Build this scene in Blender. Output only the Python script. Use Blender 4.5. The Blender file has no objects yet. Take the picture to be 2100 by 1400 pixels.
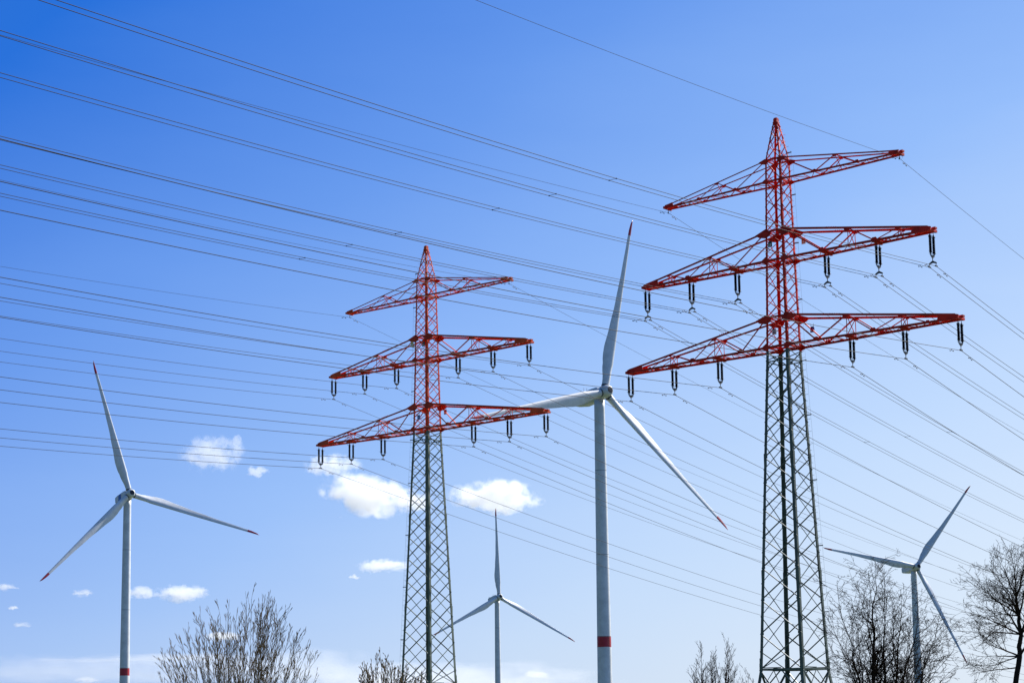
import bpy, bmesh, math, random
from mathutils import Vector, Matrix, Quaternion, noise

# ------------------------------------------------------------------ camera, sky, sun
scene = bpy.context.scene
COL = scene.collection
R = math.radians

EYE = 1.7
PITCH, ROLL = 0.1395, 0.0132
cam_data = bpy.data.cameras.new("camera")
cam_data.sensor_width = 36.0
cam_data.sensor_fit = 'HORIZONTAL'
cam_data.lens = 3739.6 / 2100.0 * 36.0
cam_data.shift_y = (954.8 - 700.0) / 2100.0
cam_data.clip_start = 0.5
cam_data.clip_end = 120000.0
cam = bpy.data.objects.new("camera", cam_data)
COL.objects.link(cam)
cam.matrix_world = (Matrix.Translation((0, 0, EYE)) @ Matrix.Rotation(math.pi / 2 + PITCH, 4, 'X')
                    @ Matrix.Rotation(-ROLL, 4, 'Z'))
scene.camera = cam

SUN_AZ, SUN_EL = R(48.0), R(38.0)          # azimuth to the right of the view direction (+Y)
SUN_DIR = Vector((math.sin(SUN_AZ) * math.cos(SUN_EL), math.cos(SUN_AZ) * math.cos(SUN_EL), math.sin(SUN_EL)))

world = bpy.data.worlds.new("World")
scene.world = world
world.use_nodes = True
wn = world.node_tree
wn.nodes.clear()
w_out = wn.nodes.new("ShaderNodeOutputWorld")
w_bg = wn.nodes.new("ShaderNodeBackground")
w_sky = wn.nodes.new("ShaderNodeTexSky")
w_sky.sky_type = 'NISHITA'
w_sky.sun_disc = False
w_sky.sun_elevation = SUN_EL
w_sky.sun_rotation = SUN_AZ
w_sky.altitude = 50.0
w_sky.air_density = 1.0
w_sky.dust_density = 0.6
w_sky.ozone_density = 2.5
SKY_STRENGTH = 0.08
EXPOSURE = 0.7
w_bg.inputs["Strength"].default_value = SKY_STRENGTH
# clear spring air: the blue deepens away from the sun and overhead, pale aerosol light low and towards the sun
w_tc = wn.nodes.new("ShaderNodeTexCoord")
def vdot(vec):
    n = wn.nodes.new("ShaderNodeVectorMath"); n.operation = 'DOT_PRODUCT'
    n.inputs[1].default_value = vec
    wn.links.new(w_tc.outputs["Generated"], n.inputs[0]); return n.outputs["Value"]
def fmath(op, a, b):
    n = wn.nodes.new("ShaderNodeMath"); n.operation = op
    for i, q in enumerate((a, b)):
        if isinstance(q, (int, float)): n.inputs[i].default_value = q
        else: wn.links.new(q, n.inputs[i])
    return n.outputs[0]
SKY_E, SKY_H = 1.45, 1.02
GLOW_AZ = R(58.0)
w_t = vdot((math.sin(GLOW_AZ) * SKY_H, math.cos(GLOW_AZ) * SKY_H, -SKY_E))
w_map = wn.nodes.new("ShaderNodeMapping"); w_map.inputs["Scale"].default_value = (2.2, 2.2, 9.0); w_map.inputs["Rotation"].default_value = (0.1, 0.12, 0.3)
w_nz = wn.nodes.new("ShaderNodeTexNoise"); w_nz.inputs["Scale"].default_value = 1.6; w_nz.inputs["Detail"].default_value = 5; w_nz.inputs["Roughness"].default_value = .55
wn.links.new(w_tc.outputs["Generated"], w_map.inputs["Vector"]); wn.links.new(w_map.outputs["Vector"], w_nz.inputs["Vector"])
w_t = fmath('ADD', w_t, fmath('MULTIPLY', fmath('SUBTRACT', w_nz.outputs["Fac"], 0.5), 0.10))
w_t = fmath('ADD', w_t, 1.0 - .743 * SKY_H)
w_t = fmath('MULTIPLY', fmath('ADD', w_t, 1.0), 0.5)      # -1..1 -> 0..1
w_ramp = wn.nodes.new("ShaderNodeValToRGB")
def lin(c): return tuple(((x / 255.0) / 12.92 if x / 255.0 <= .04045 else ((x / 255.0 + .055) / 1.055) ** 2.4) for x in c)
SKY = [(-1.0, (52, 96, 152)), (-.35, (40, 108, 198)), (0.0, (14, 108, 220)), (.25, (98, 152, 239)), (.5, (146, 188, 252)), (.72, (193, 219, 255)), (1.0, (229, 241, 255))]
el = w_ramp.color_ramp.elements
while len(el) < len(SKY): el.new(.5)
for e_, (p_, c_) in zip(el, SKY):
    e_.position = (p_ + 1) / 2; e_.color = (*lin(c_), 1)
w_scale = wn.nodes.new("ShaderNodeVectorMath"); w_scale.operation = 'SCALE'
w_scale.inputs["Scale"].default_value = 2 ** -EXPOSURE / SKY_STRENGTH
w_mix = wn.nodes.new("ShaderNodeMix"); w_mix.data_type = 'RGBA'
w_mix.inputs["Factor"].default_value = 0.93
wn.links.new(w_t, w_ramp.inputs["Fac"])
# low haze whitening towards the horizon
w_e = vdot((0, 0, 1))
w_h = fmath('MULTIPLY', fmath('POWER', 2.718, fmath('MULTIPLY', fmath('MAXIMUM', w_e, 0.0), -13.0)), 0.38)
w_hz = wn.nodes.new("ShaderNodeMix"); w_hz.data_type = 'RGBA'
w_hz.inputs["B"].default_value = (*lin((208, 220, 232)), 1)
wn.links.new(w_h, w_hz.inputs["Factor"])
wn.links.new(w_ramp.outputs["Color"], w_hz.inputs["A"])
wn.links.new(w_hz.outputs["Result"], w_scale.inputs[0])
wn.links.new(w_sky.outputs["Color"], w_mix.inputs["A"])
wn.links.new(w_scale.outputs["Vector"], w_mix.inputs["B"])
wn.links.new(w_mix.outputs["Result"], w_bg.inputs["Color"])
wn.links.new(w_bg.outputs["Background"], w_out.inputs["Surface"])

sun_data = bpy.data.lights.new("sun", 'SUN')
sun_data.energy = 5.0
sun_data.angle = R(0.53)
sun_data.color = (1.0, 0.97, 0.93)
sun = bpy.data.objects.new("sun", sun_data)
COL.objects.link(sun)
sun.rotation_euler = (-SUN_DIR).to_track_quat('-Z', 'Y').to_euler()

scene.view_settings.view_transform = 'Standard'
scene.view_settings.look = 'None'
scene.view_settings.exposure = EXPOSURE
scene.view_settings.gamma = 1.0
scene.render.engine = 'CYCLES'
scene.cycles.volume_bounces = 64
scene.cycles.max_bounces = 64
scene.cycles.volume_step_rate = 1.0
scene.cycles.volume_max_steps = 128

# ------------------------------------------------------------------ helpers
class MB:
    """collects faces and links them as ONE mesh object"""
    def __init__(self):
        self.v = []; self.f = []; self.m = []; self.smooth = False
    def face_block(self, verts, faces, mi=0):
        o = len(self.v)
        self.v += [tuple(a) for a in verts]
        for f in faces:
            self.f.append(tuple(i + o for i in f)); self.m.append(mi)
    def angle(self, p, q, w, n, t=None, mi=0):
        """an L-section steel angle from p to q; n = the way its second flange points"""
        p = Vector(p); q = Vector(q); d = q - p
        if d.length < 1e-6: return
        d.normalize(); n = Vector(n); n = n - d * n.dot(d)
        if n.length < 1e-4: n = d.orthogonal()
        n.normalize(); e = d.cross(n)
        t = t or w * 0.13
        prof = [(0, 0), (w, 0), (w, t), (t, t), (t, w), (0, w)]
        vs = []
        for c in (p, q):
            for a, b in prof:
                vs.append(c + e * (a - w * .35) + n * (b - w * .12))
        fs = [(i, (i + 1) % 6, (i + 1) % 6 + 6, i + 6) for i in range(6)] + [(5, 4, 3, 2, 1, 0), (6, 7, 8, 9, 10, 11)]
        self.face_block(vs, fs, mi)
    def leg(self, p, q, w, ex, ey, t=None, mi=0):
        p = Vector(p); q = Vector(q); t = t or w * .12
        ex = Vector(ex); ey = Vector(ey)
        prof = [(0, 0), (w, 0), (w, t), (t, t), (t, w), (0, w)]
        vs = [c + ex * a + ey * b for c in (p, q) for a, b in prof]
        fs = [(i, (i + 1) % 6, (i + 1) % 6 + 6, i + 6) for i in range(6)] + [(5, 4, 3, 2, 1, 0), (6, 7, 8, 9, 10, 11)]
        self.face_block(vs, fs, mi)
    def box(self, c, s, rot=None, mi=0):
        c = Vector(c); vs = []
        for z in (-1, 1):
            for x, y in ((-1, -1), (1, -1), (1, 1), (-1, 1)):
                v = Vector((x * s[0] / 2, y * s[1] / 2, z * s[2] / 2))
                if rot is not None: v = rot @ v
                vs.append(c + v)
        self.face_block(vs, [(3, 2, 1, 0), (4, 5, 6, 7), (0, 1, 5, 4), (1, 2, 6, 5), (2, 3, 7, 6), (3, 0, 4, 7)], mi)
    def plate(self, pts, n, t, mi=0):
        """a flat polygon plate of thickness t"""
        n = Vector(n).normalized() * t / 2; k = len(pts)
        vs = [Vector(p) - n for p in pts] + [Vector(p) + n for p in pts]
        fs = [tuple(range(k - 1, -1, -1)), tuple(range(k, 2 * k))] + [(i, (i + 1) % k, (i + 1) % k + k, i + k) for i in range(k)]
        self.face_block(vs, fs, mi)
    def tube(self, pts, rad, sides=6, mi=0, cap=True):
        pts = [Vector(p) for p in pts]; k = len(pts)
        if not hasattr(rad, '__len__'): rad = [rad] * k
        vs = []; prev = None
        for i, p in enumerate(pts):
            d = (pts[min(i + 1, k - 1)] - pts[max(i - 1, 0)])
            if d.length < 1e-9: d = Vector((0, 0, 1))
            d.normalize()
            if prev is None:
                e = d.orthogonal().normalized()
            else:
                e = prev - d * prev.dot(d)
                e = e.normalized() if e.length > 1e-6 else d.orthogonal().normalized()
            prev = e; g = d.cross(e)
            for j in range(sides):
                a = 2 * math.pi * j / sides
                vs.append(p + (e * math.cos(a) + g * math.sin(a)) * rad[i])
        fs = []
        for i in range(k - 1):
            for j in range(sides):
                a = i * sides + j; b = i * sides + (j + 1) % sides
                fs.append((a, b, b + sides, a + sides))
        if cap:
            fs.append(tuple(range(sides - 1, -1, -1))); fs.append(tuple(range((k - 1) * sides, k * sides)))
        self.face_block(vs, fs, mi)
    def lathe(self, prof, sides=24, axis_o=(0, 0, 0), M=None, mi=0):
        """prof: list of (radius, z)"""
        vs = []
        for r_, z in prof:
            for j in range(sides):
                a = 2 * math.pi * j / sides
                v = Vector((r_ * math.cos(a), r_ * math.sin(a), z))
                if M is not None: v = M @ v
                vs.append(v + Vector(axis_o))
        fs = []
        for i in range(len(prof) - 1):
            for j in range(sides):
                a = i * sides + j; b = i * sides + (j + 1) % sides
                fs.append((a, b, b + sides, a + sides))
        fs.append(tuple(range(sides - 1, -1, -1))); fs.append(tuple(range((len(prof) - 1) * sides, len(prof) * sides)))
        self.face_block(vs, fs, mi)
    def build(self, name, mats, parent=None, smooth=False):
        me = bpy.data.meshes.new(name)
        me.from_pydata(self.v, [], self.f)
        if not isinstance(mats, (list, tuple)): mats = [mats]
        for m in mats: me.materials.append(m)
        if any(self.m): me.polygons.foreach_set("material_index", self.m)
        if smooth: me.polygons.foreach_set("use_smooth", [True] * len(me.polygons))
        me.update()
        o = bpy.data.objects.new(name, me)
        COL.objects.link(o)
        if parent is not None: o.parent = parent
        return o

def tag(o, label=None, cat=None, group=None, kind=None):
    if label: o['label'] = label
    if cat: o['category'] = cat
    if group: o['group'] = group
    if kind: o['kind'] = kind
    return o

def empty(name, loc, rz=0.0):
    o = bpy.data.objects.new(name, None)
    o.empty_display_size = 0.5
    COL.objects.link(o)
    o.location = loc; o.rotation_euler = (0, 0, rz)
    return o

def copy_tree(o, parent=None):
    c = o.copy(); COL.objects.link(c); c.parent = parent
    for ch in list(o.children): copy_tree(ch, c)
    return c

def mat(name, color, rough=0.6, metal=0.0, var=0.0, scale=3.0, second=None, bump=0.0, spec=0.5):
    m = bpy.data.materials.new(name); m.use_nodes = True
    nt = m.node_tree; b = nt.nodes["Principled BSDF"]
    b.inputs["Base Color"].default_value = (*color, 1)
    b.inputs["Roughness"].default_value = rough
    b.inputs["Metallic"].default_value = metal
    b.inputs["Specular IOR Level"].default_value = spec
    if var > 0 or second:
        tc = nt.nodes.new("ShaderNodeTexCoord")
        nz = nt.nodes.new("ShaderNodeTexNoise"); nz.inputs["Scale"].default_value = scale
        nz.inputs["Detail"].default_value = 6; nz.inputs["Roughness"].default_value = .65
        rp = nt.nodes.new("ShaderNodeValToRGB")
        rp.color_ramp.elements[0].position = .38; rp.color_ramp.elements[1].position = .62
        c2 = second or tuple(c * (1 - var) for c in color)
        c1 = tuple(min(1, c * (1 + var * .5)) for c in color)
        rp.color_ramp.elements[0].color = (*c2, 1); rp.color_ramp.elements[1].color = (*c1, 1)
        nt.links.new(tc.outputs["Object"], nz.inputs["Vector"])
        nt.links.new(nz.outputs["Fac"], rp.inputs["Fac"])
        nt.links.new(rp.outputs["Color"], b.inputs["Base Color"])
        if bump:
            bp = nt.nodes.new("ShaderNodeBump"); bp.inputs["Strength"].default_value = bump
            nt.links.new(nz.outputs["Fac"], bp.inputs["Height"]); nt.links.new(bp.outputs["Normal"], b.inputs["Normal"])
    return m

M_RED = mat("red_paint", (.80, .026, .012), .6, var=.4, scale=1.4, spec=.25)
M_RED_EDGE = mat("dark_red_paint", (.62, .026, .010), .6, var=.4, scale=1.8, spec=.25)
M_ORANGE = mat("orange_red_paint", (.88, .10, .025), .6, var=.35, scale=1.4, spec=.25)
M_ORANGE_EDGE = mat("brick_red_paint", (.68, .05, .015), .6, var=.35, scale=1.8, spec=.25)
M_GREEN = mat("grey_green_paint", (.10, .13, .10), .5, var=.35, scale=1.1, bump=.1)
M_GREEN2 = mat("pale_green_paint", (.16, .19, .13), .5, var=.3, scale=1.1, bump=.1)
M_INS = mat("dark_insulator", (.006, .007, .016), .8, var=.2, scale=8, spec=.1)
M_GALV = mat("galvanised_steel", (.10, .10, .10), .6, .3, var=.3, scale=20)
M_WIRE = mat("weathered_aluminium_wire", (.03, .03, .035), .75, .0, var=.15, scale=.3)
M_EARTH = mat("earth_wire_metal", (.035, .04, .045), .85, .0, var=.15, scale=.3)
M_WHITE = mat("turbine_paint", (.72, .735, .74), .42, var=.13, scale=.35)
M_TIP = mat("red_turbine_paint", (.48, .015, .03), .4, var=.1, scale=.3)
M_DARK = mat("dark_opening", (.02, .02, .025), .6)
M_BLUE = mat("blue_panel", (.02, .12, .42), .4)
M_SEAM = mat("grey_seal", (.25, .26, .26), .5)
M_COLLAR = mat("dark_collar", (.10, .105, .11), .5)

# ------------------------------------------------------------------ ground
K = 0.645                     # survey units to metres (pylon line)
def P3(x, y, z):              # survey point to world
    return Vector((x * K, y * K, EYE + (z - 1.7) * K))
ZG = 1.7 - EYE / K            # ground level in survey units

g = MB()
NG = 40
xs = [-30000 + 60000 * i / NG for i in range(NG + 1)]
g.face_block([(x, y, 0.0) for y in xs for x in xs],
             [(j * (NG + 1) + i, j * (NG + 1) + i + 1, (j + 1) * (NG + 1) + i + 1, (j + 1) * (NG + 1) + i)
              for j in range(NG) for i in range(NG)])
m_ground = mat("meadow_grass", (.042, .072, .016), .95, var=.4, scale=.35, second=(.055, .062, .024), bump=.3)
ground = g.build("ground", m_ground)
tag(ground, kind='structure')

# ------------------------------------------------------------------ pylons
HW = [(ZG, 3.46), (6.41, 2.442), (38.28, 1.245), (57.55, .894), (61.75, .20)]
def hw(z):
    for (z0, h0), (z1, h1) in zip(HW, HW[1:]):
        if z <= z1: return h0 + (h1 - h0) * (z - z0) / (z1 - z0)
    return HW[-1][1]
def L(s, t, z): return Vector((s * K, t * K, (z - ZG) * K))
zU = [57.55, 50.13, 41.31]; zL = [55.31, 47.13, 38.28]
ARM = [13.75, 16.8, 19.2]
HANG = [[], [5.275, 10.987], [7.723, 13.468]]
CORN = [(-1, -1), (1, -1), (1, 1), (-1, 1)]        # near-left, near, right, far

def lattice_face(mb, ca, cb, zs, w, n):
    """X bracing on the face between corners ca and cb with nodes at the heights zs"""
    n = Vector((n[0], n[1], 0))
    for z0, z1 in zip(zs, zs[1:]):
        h0, h1 = hw(z0), hw(z1)
        a0, b0 = L(ca[0] * h0, ca[1] * h0, z0), L(cb[0] * h0, cb[1] * h0, z0)
        a1, b1 = L(ca[0] * h1, ca[1] * h1, z1), L(cb[0] * h1, cb[1] * h1, z1)
        mb.angle(a0 - n * .03, b1 - n * .03, w, -n)
        mb.angle(b0 + n * .03, a1 + n * .03, w * .92, -n)

def geo_levels(z0, z1, k):
    h0, h1 = hw(z0), hw(z1); r_ = (h1 / h0) ** (1.0 / k)
    out = []
    for i in range(k + 1):
        h = h0 * r_ ** i
        out.append(z0 + (z1 - z0) * (h - h0) / (h1 - h0))
    return out
def half_shift(zs):
    return [zs[0]] + [(a + b) / 2 for a, b in zip(zs, zs[1:])] + [zs[-1]]

def gusset(mb, c, dirs, size, n, t=.018):
    """small bolted plate round the point c spanning the given directions"""
    c = Vector(c); pts = []
    n = Vector(n).normalized()
    ds = [Vector(d).normalized() * s for d, s in dirs]
    e1 = ds[0].normalized(); e2 = n.cross(e1)
    ds.sort(key=lambda d: math.atan2(d.dot(e2), d.dot(e1)))
    mb.plate([c + d * size for d in ds], n, t)

def bolts(mb, ca, z0, z1, step, out, w=.009, ln=.2, mi=0):
    z = z0; i = 0
    while z < z1:
        h = hw(z); p = L(ca[0] * h, ca[1] * h, z)
        d = Vector(out) if i % 2 == 0 else Vector((out[1], out[0], 0)) * .9
        mb.tube([p, p + d * ln, p + d * ln + Vector((0, 0, .03))], w, 4, mi)
        z += step; i += 1

def make_pylon(X, Y, yaw, label, paint, paint2, green, ladder, signs):
    root = empty("electricity_pylon", P3(X, Y, ZG), -yaw)
    tag(root, label, "pylon", "lattice pylons carrying the power lines")
    faces = [((-1, -1), (1, -1), (0, -1)), ((1, -1), (1, 1), (1, 0)), ((1, 1), (-1, 1), (0, 1)), ((-1, 1), (-1, -1), (-1, 0))]
    zb, zt = 6.41, zL[2] - .35
    # --- lower mast
    lo = MB()
    zsA = geo_levels(zb, zt, 12)[:]
    zsB = half_shift(zsA)
    # end panels of the shifted faces merge into their neighbours
    zsB = zsB[:1] + zsB[1:-1] + zsB[-1:]
    for i, (a, b, n) in enumerate(faces):
        lattice_face(lo, a, b, zsA if i % 2 == 0 else zsB, .064, n)
    # belt
    h = hw(zb)
    for a, b, n in faces:
        lo.angle(L(a[0] * h, a[1] * h, zb), L(b[0] * h, b[1] * h, zb), .11, (-n[0], -n[1], 0))
        lo.angle(L(a[0] * h, a[1] * h, zb + .22), L((a[0] + b[0]) / 2 * h, (a[1] + b[1]) / 2 * h, zb + .22), .06, (0, 0, -1))
        m0 = L((a[0] + b[0]) / 2 * h, (a[1] + b[1]) / 2 * h, zb)
    mids = [L((a[0] + b[0]) / 2 * h, (a[1] + b[1]) / 2 * h, zb) for a, b, n in faces]
    for i in range(4): lo.angle(mids[i], mids[(i + 1) % 4], .07, (0, 0, -1))
    # stub below the belt
    h0 = hw(ZG)
    for a, b, n in faces:
        nn = Vector((-n[0], -n[1], 0))
        mid = L((a[0] + b[0]) / 2 * h, (a[1] + b[1]) / 2 * h, zb)
        lo.angle(L(a[0] * h, a[1] * h, zb), L(b[0] * h0, b[1] * h0, ZG + .3), .1, nn)
        lo.angle(L(b[0] * h, b[1] * h, zb), L(a[0] * h0, a[1] * h0, ZG + .3), .1, nn)
        hq = hw(zb - 3)
        lo.angle(L(a[0] * hq, a[1] * hq, zb - 3), mid, .06, nn)
        lo.angle(L(b[0] * hq, b[1] * hq, zb - 3), mid, .06, nn)
    # horizontal frame below the red section
    for zf in (zt - 1.1,):
        hf = hw(zf)
        for a, b, n in faces:
            lo.angle(L(a[0] * hf, a[1] * hf, zf), L(b[0] * hf, b[1] * hf, zf), .07, (-n[0], -n[1], 0))
    lower = lo.build("lower_mast", green, root)
    for c in CORN:
        lg = MB()
        ex = (-c[0], 0, 0); ey = (0, -c[1], 0)
        zz = [ZG, zb, (zb + zt) / 2, zt]
        for z0, z1, w in zip(zz, zz[1:], (.21, .20, .19)):
            a, b = hw(z0), hw(z1)
            lg.leg(L(c[0] * a, c[1] * a, z0), L(c[0] * b, c[1] * b, z1), w, ex, ey)
        # node plates on the leg and splice plates
        for zs, ax in ((zsA, 0), (zsB, 1)):
            for z in zs[1:-1]:
                hh = hw(z); p = L(c[0] * hh, c[1] * hh, z)
                d = Vector((-c[0], 0, 0)) if ax == 0 else Vector((0, -c[1], 0))
                nrm = (0, 1, 0) if ax == 0 else (1, 0, 0)
                lg.plate([p + Vector((0, 0, -.15)) + d * .02, p + Vector((0, 0, -.07)) + d * .24, p + Vector((0, 0, .07)) + d * .24, p + Vector((0, 0, .15)) + d * .02], nrm, .014)
        for z in (zb, zb + .5, 15.5, 27.0):
            hh = hw(z); p = L(c[0] * hh, c[1] * hh, z)
            lg.box(p + Vector((-c[0] * .1, c[1] * .012, 0)), (.2, .024, .8)); lg.box(p + Vector((c[0] * .012, -c[1] * .1, 0)), (.024, .2, .8))
        lg.box(L(c[0] * hw(ZG), c[1] * hw(ZG), ZG) + Vector((0, 0, .2)), (.7, .7, .5))
        if c == ladder:
            bolts(lg, c, ZG + 3.5, zt, .62, (c[0], 0, 0), .011, .2)
        lg.build("leg", green, lower)
    # --- upper (red) mast
    up = MB()
    def red_faces(za, zb_, k, shift=True):
        zA = [za + (zb_ - za) * i / k for i in range(k + 1)]
        zB = half_shift(zA) if shift else zA
        if shift: zB = zB[:1] + zB[2:-2] + zB[-1:] if k > 2 else zA
        for i, (a, b, n) in enumerate(faces):
            z_ = zA if i % 2 == 0 else half_shift(zA)
            lattice_face(up, a, b, z_, .056, n)
    red_faces(zL[2], zU[2], 2)
    red_faces(zU[2], zL[1], 3)
    red_faces(zL[1], zU[1], 2)
    red_faces(zU[1], zL[0], 3)
    red_faces(zL[0], zU[0], 1)
    for z in zU + zL:
        hh = hw(z)
        for a, b, n in faces:
            up.angle(L(a[0] * hh, a[1] * hh, z), L(b[0] * hh, b[1] * hh, z), .11, (-n[0], -n[1], 0))
        up.angle(L(-hh, -hh, z), L(hh, hh, z), .06, (0, 0, -1)); up.angle(L(hh, -hh, z + .06), L(-hh, hh, z + .06), .06, (0, 0, -1))
    upper = up.build("upper_mast", paint, root)
    for c in CORN:
        lg = MB(); ex = (-c[0], 0, 0); ey = (0, -c[1], 0)
        for z0, z1, w in ((zt, 48.6, .155), (48.6, zU[0], .125)):
            a, b = hw(z0), hw(z1)
            lg.leg(L(c[0] * a, c[1] * a, z0), L(c[0] * b, c[1] * b, z1), w, ex, ey)
        for z in (45.0, 51.5):
            hh = hw(z); p = L(c[0] * hh, c[1] * hh, z)
            lg.box(p + Vector((-c[0] * .07, c[1] * .01, 0)), (.14, .02, .5)); lg.box(p + Vector((c[0] * .01, -c[1] * .07, 0)), (.02, .14, .5))
        if c == ladder:
            bolts(lg, c, zt, 61, .62, (c[0], 0, 0), .010, .18)
        lg.build("leg", paint, upper)
        for k, z in enumerate(zU):
            gp = MB(); hh = hw(z); p = L(c[0] * hh, c[1] * hh, z); q = .62 if k == 0 else 1.0
            o = Vector((c[0], 0, 0)); v = Vector((0, c[1] * .016, 0))
            drop = (zU[k] - zL[k]) / (ARM[k] - hh)
            gp.plate([p + v - o * .42 * q + Vector((0, 0, -.05)), p + v + Vector((0, 0, .2 * q)), p + v + o * .8 * q + Vector((0, 0, -drop * .8 * q + .05)),
                      p + v + o * .5 * q + Vector((0, 0, -.3 * q)), p + v + Vector((0, 0, -.42 * q)), p + v - o * .3 * q + Vector((0, 0, -.3 * q))], (0, 1, 0), .02)
            o2 = Vector((0, -c[1], 0)); v2 = Vector((c[0] * .016, 0, 0))
            gp.plate([p + v2 + Vector((0, 0, .15 * q)), p + v2 + o2 * .4 * q, p + v2 + o2 * .3 * q + Vector((0, 0, -.25 * q)), p + v2 + Vector((0, 0, -.38 * q))], (1, 0, 0), .02)
            gp.build("gusset_plate", paint2, upper)
        for k, z in enumerate(zL):
            gp = MB(); hh = hw(z); p = L(c[0] * hh, c[1] * hh, z); q = .5 if k == 0 else .75
            o = Vector((c[0], 0, 0)); v = Vector((0, c[1] * .016, 0))
            gp.plate([p + v - o * .4 * q + Vector((0, 0, .04)), p + v + Vector((0, 0, .38 * q)), p + v + o * .45 * q + Vector((0, 0, .06)), p + v + o * .45 * q - Vector((0, 0, .08)), p + v - Vector((0, 0, .26 * q)), p + v - o * .4 * q - Vector((0, 0, .08))], (0, 1, 0), .02)
            gp.build("gusset_plate", paint2, upper)
    # --- peak
    pk = MB()
    zp = [zU[0], 59.2, 60.6, 61.6]
    zq = [zU[0], 58.35, 59.9, 61.1, 61.6]
    for i, (a, b, n) in enumerate(faces):
        lattice_face(pk, a, b, zp if i % 2 == 0 else zq, .05, n)
    for c in CORN:
        a, b = hw(zU[0]), hw(61.75)
        pk.leg(L(c[0] * a, c[1] * a, zU[0]), L(c[0] * b, c[1] * b, 61.75), .095, (-c[0], 0, 0), (0, -c[1], 0))
    pk.box(L(0, 0, 61.65), (.27, .27, .42)); pk.box(L(0, 0, 62.0), (.2, .2, .08))
    pk.build("peak", paint, root)
    # --- crossarms
    for k in range(3):
        arm = MB()
        E = .42 if k else .36                      # half spacing of the chords at the tip
        A = ARM[k]; zl, zu = zL[k], zU[k]; hl, hu = hw(zl), hw(zu)
        wl, wu, wd, wz = ((.10, .075, .055, .04), (.13, .125, .07, .045), (.13, .125, .075, .045))[k]
        zt_ = zl + (.33 if k else .26)
        def bot(s, side, sg):
            f = (abs(s) - hl) / (A - hl); return L(sg * abs(s), side * (hl + (E - hl) * f), zl)
        def top(s, side, sg):
            f = (abs(s) - hu) / (A - .25 - hu); return L(sg * abs(s), side * (hu + (E - hu) * f), zu + (zt_ - zu) * f)
        for sg in (-1, 1):
            for side in (-1, 1):
                nn = Vector((0, -side, 0))
                if k == 0: seq = [('B', 4.7), ('T', 7.0), ('B', 9.4)]; vert = []
                elif k == 1: seq = [('B', HANG[1][0]), ('T', 8.15), ('B', HANG[1][1]), ('T', 13.5)]; vert = [8.15, 13.5]
                else: seq = [('B', 4.4), ('T', 7.72), ('B', 10.55), ('T', 13.47), ('B', 16.2)]; vert = [7.72, 13.47]
                cur = L(sg * hu, side * hu, zu)
                for i, (ty, s) in enumerate(seq):
                    nx = bot(s, side, sg) if ty == 'B' else top(s, side, sg)
                    w = wd * (1.25 if i == 0 else 1.0) * (.7 if i > 2 else 1)
                    arm.angle(cur + nn * .02, nx + nn * .02, w, nn)
                    # small node plate
                    zsg = 1 if ty == 'B' else -1
                    q = (.2, .28, .28)[k] * (.7 if i > 2 else 1)
                    o = Vector((1, 0, 0)); v = nn * -.012
                    arm.plate([nx + v - o * q, nx + v + o * q, nx + v + o * q * .45 + Vector((0, 0, zsg * q * .75)), nx + v - o * q * .45 + Vector((0, 0, zsg * q * .75))], (0, 1, 0), .018)
                    cur = nx
                for s in vert:
                    arm.angle(top(s, side, sg) + nn * .04, bot(s, side, sg) + nn * .04, wz * 1.2, nn)
                # tip plates
                s0 = A - (1.1, 2.0, 2.1)[k]
                v = Vector((0, side * .01, 0))
                arm.plate([bot(s0, side, sg) + v - Vector((0, 0, .05)), bot(A + .12, side, sg) + v - Vector((0, 0, .05)), bot(A + .12, side, sg) + v + Vector((0, 0, .2)), top(A - .25, side, sg) + v + Vector((0, 0, .06)), top(s0 + .2, side, sg) + v + Vector((0, 0, .05))], (0, 1, 0), .018)
            # bottom plane lacing
            stops = [hl] + ([4.7, 9.4] if k == 0 else HANG[k] if k == 1 else [4.4] + HANG[2]) + [A - .3]
            cnts = [3, 3, 4] if k == 0 else [3, 4, 4] if k == 1 else [2, 3, 4, 4]
            flip = 1
            for s0, s1, c_ in zip(stops, stops[1:], cnts):
                for i in range(c_):
                    a_ = s0 + (s1 - s0) * i / c_; b_ = s0 + (s1 - s0) * (i + 1) / c_
                    dz = Vector((0, 0, -.02))
                    arm.angle(bot(a_, flip, sg) + dz, bot(b_, -flip, sg) + dz, wz, (0, 0, 1))
                    arm.angle(bot(b_, -flip, sg) + dz * 2, bot(b_, flip, sg) + dz * 2, wz, (0, 0, 1))
                    flip = -flip
            # top plane / cross frames
            for s in ([7.0] if k == 0 else vert):
                arm.angle(top(s, -1, sg), top(s, 1, sg), wz * 1.1, (0, 0, -1))
                arm.angle(top(s, -1, sg), bot(s, 1, sg), wz * .8, (sg, 0, 0)); arm.angle(top(s, 1, sg) + Vector((.04, 0, 0)), bot(s, -1, sg) + Vector((.04, 0, 0)), wz * .8, (sg, 0, 0))
            # bolted tip beam
            arm.box(L(sg * (A + .05), 0, zl) + Vector((0, 0, .01)), (.16, (2 * E + .55) * K, .15))
            arm.box(L(sg * (A + .25), 0, zl) + Vector((0, 0, .12)), (.22, .26, .12))
        for sg in (-1, 1):                         # through plan bracing
            arm.angle(bot(hl, -1, sg), bot(hl, 1, -sg) + Vector((0, 0, .03)), wz, (0, 0, 1))
        ao = arm.build("crossarm", paint, root)
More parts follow.
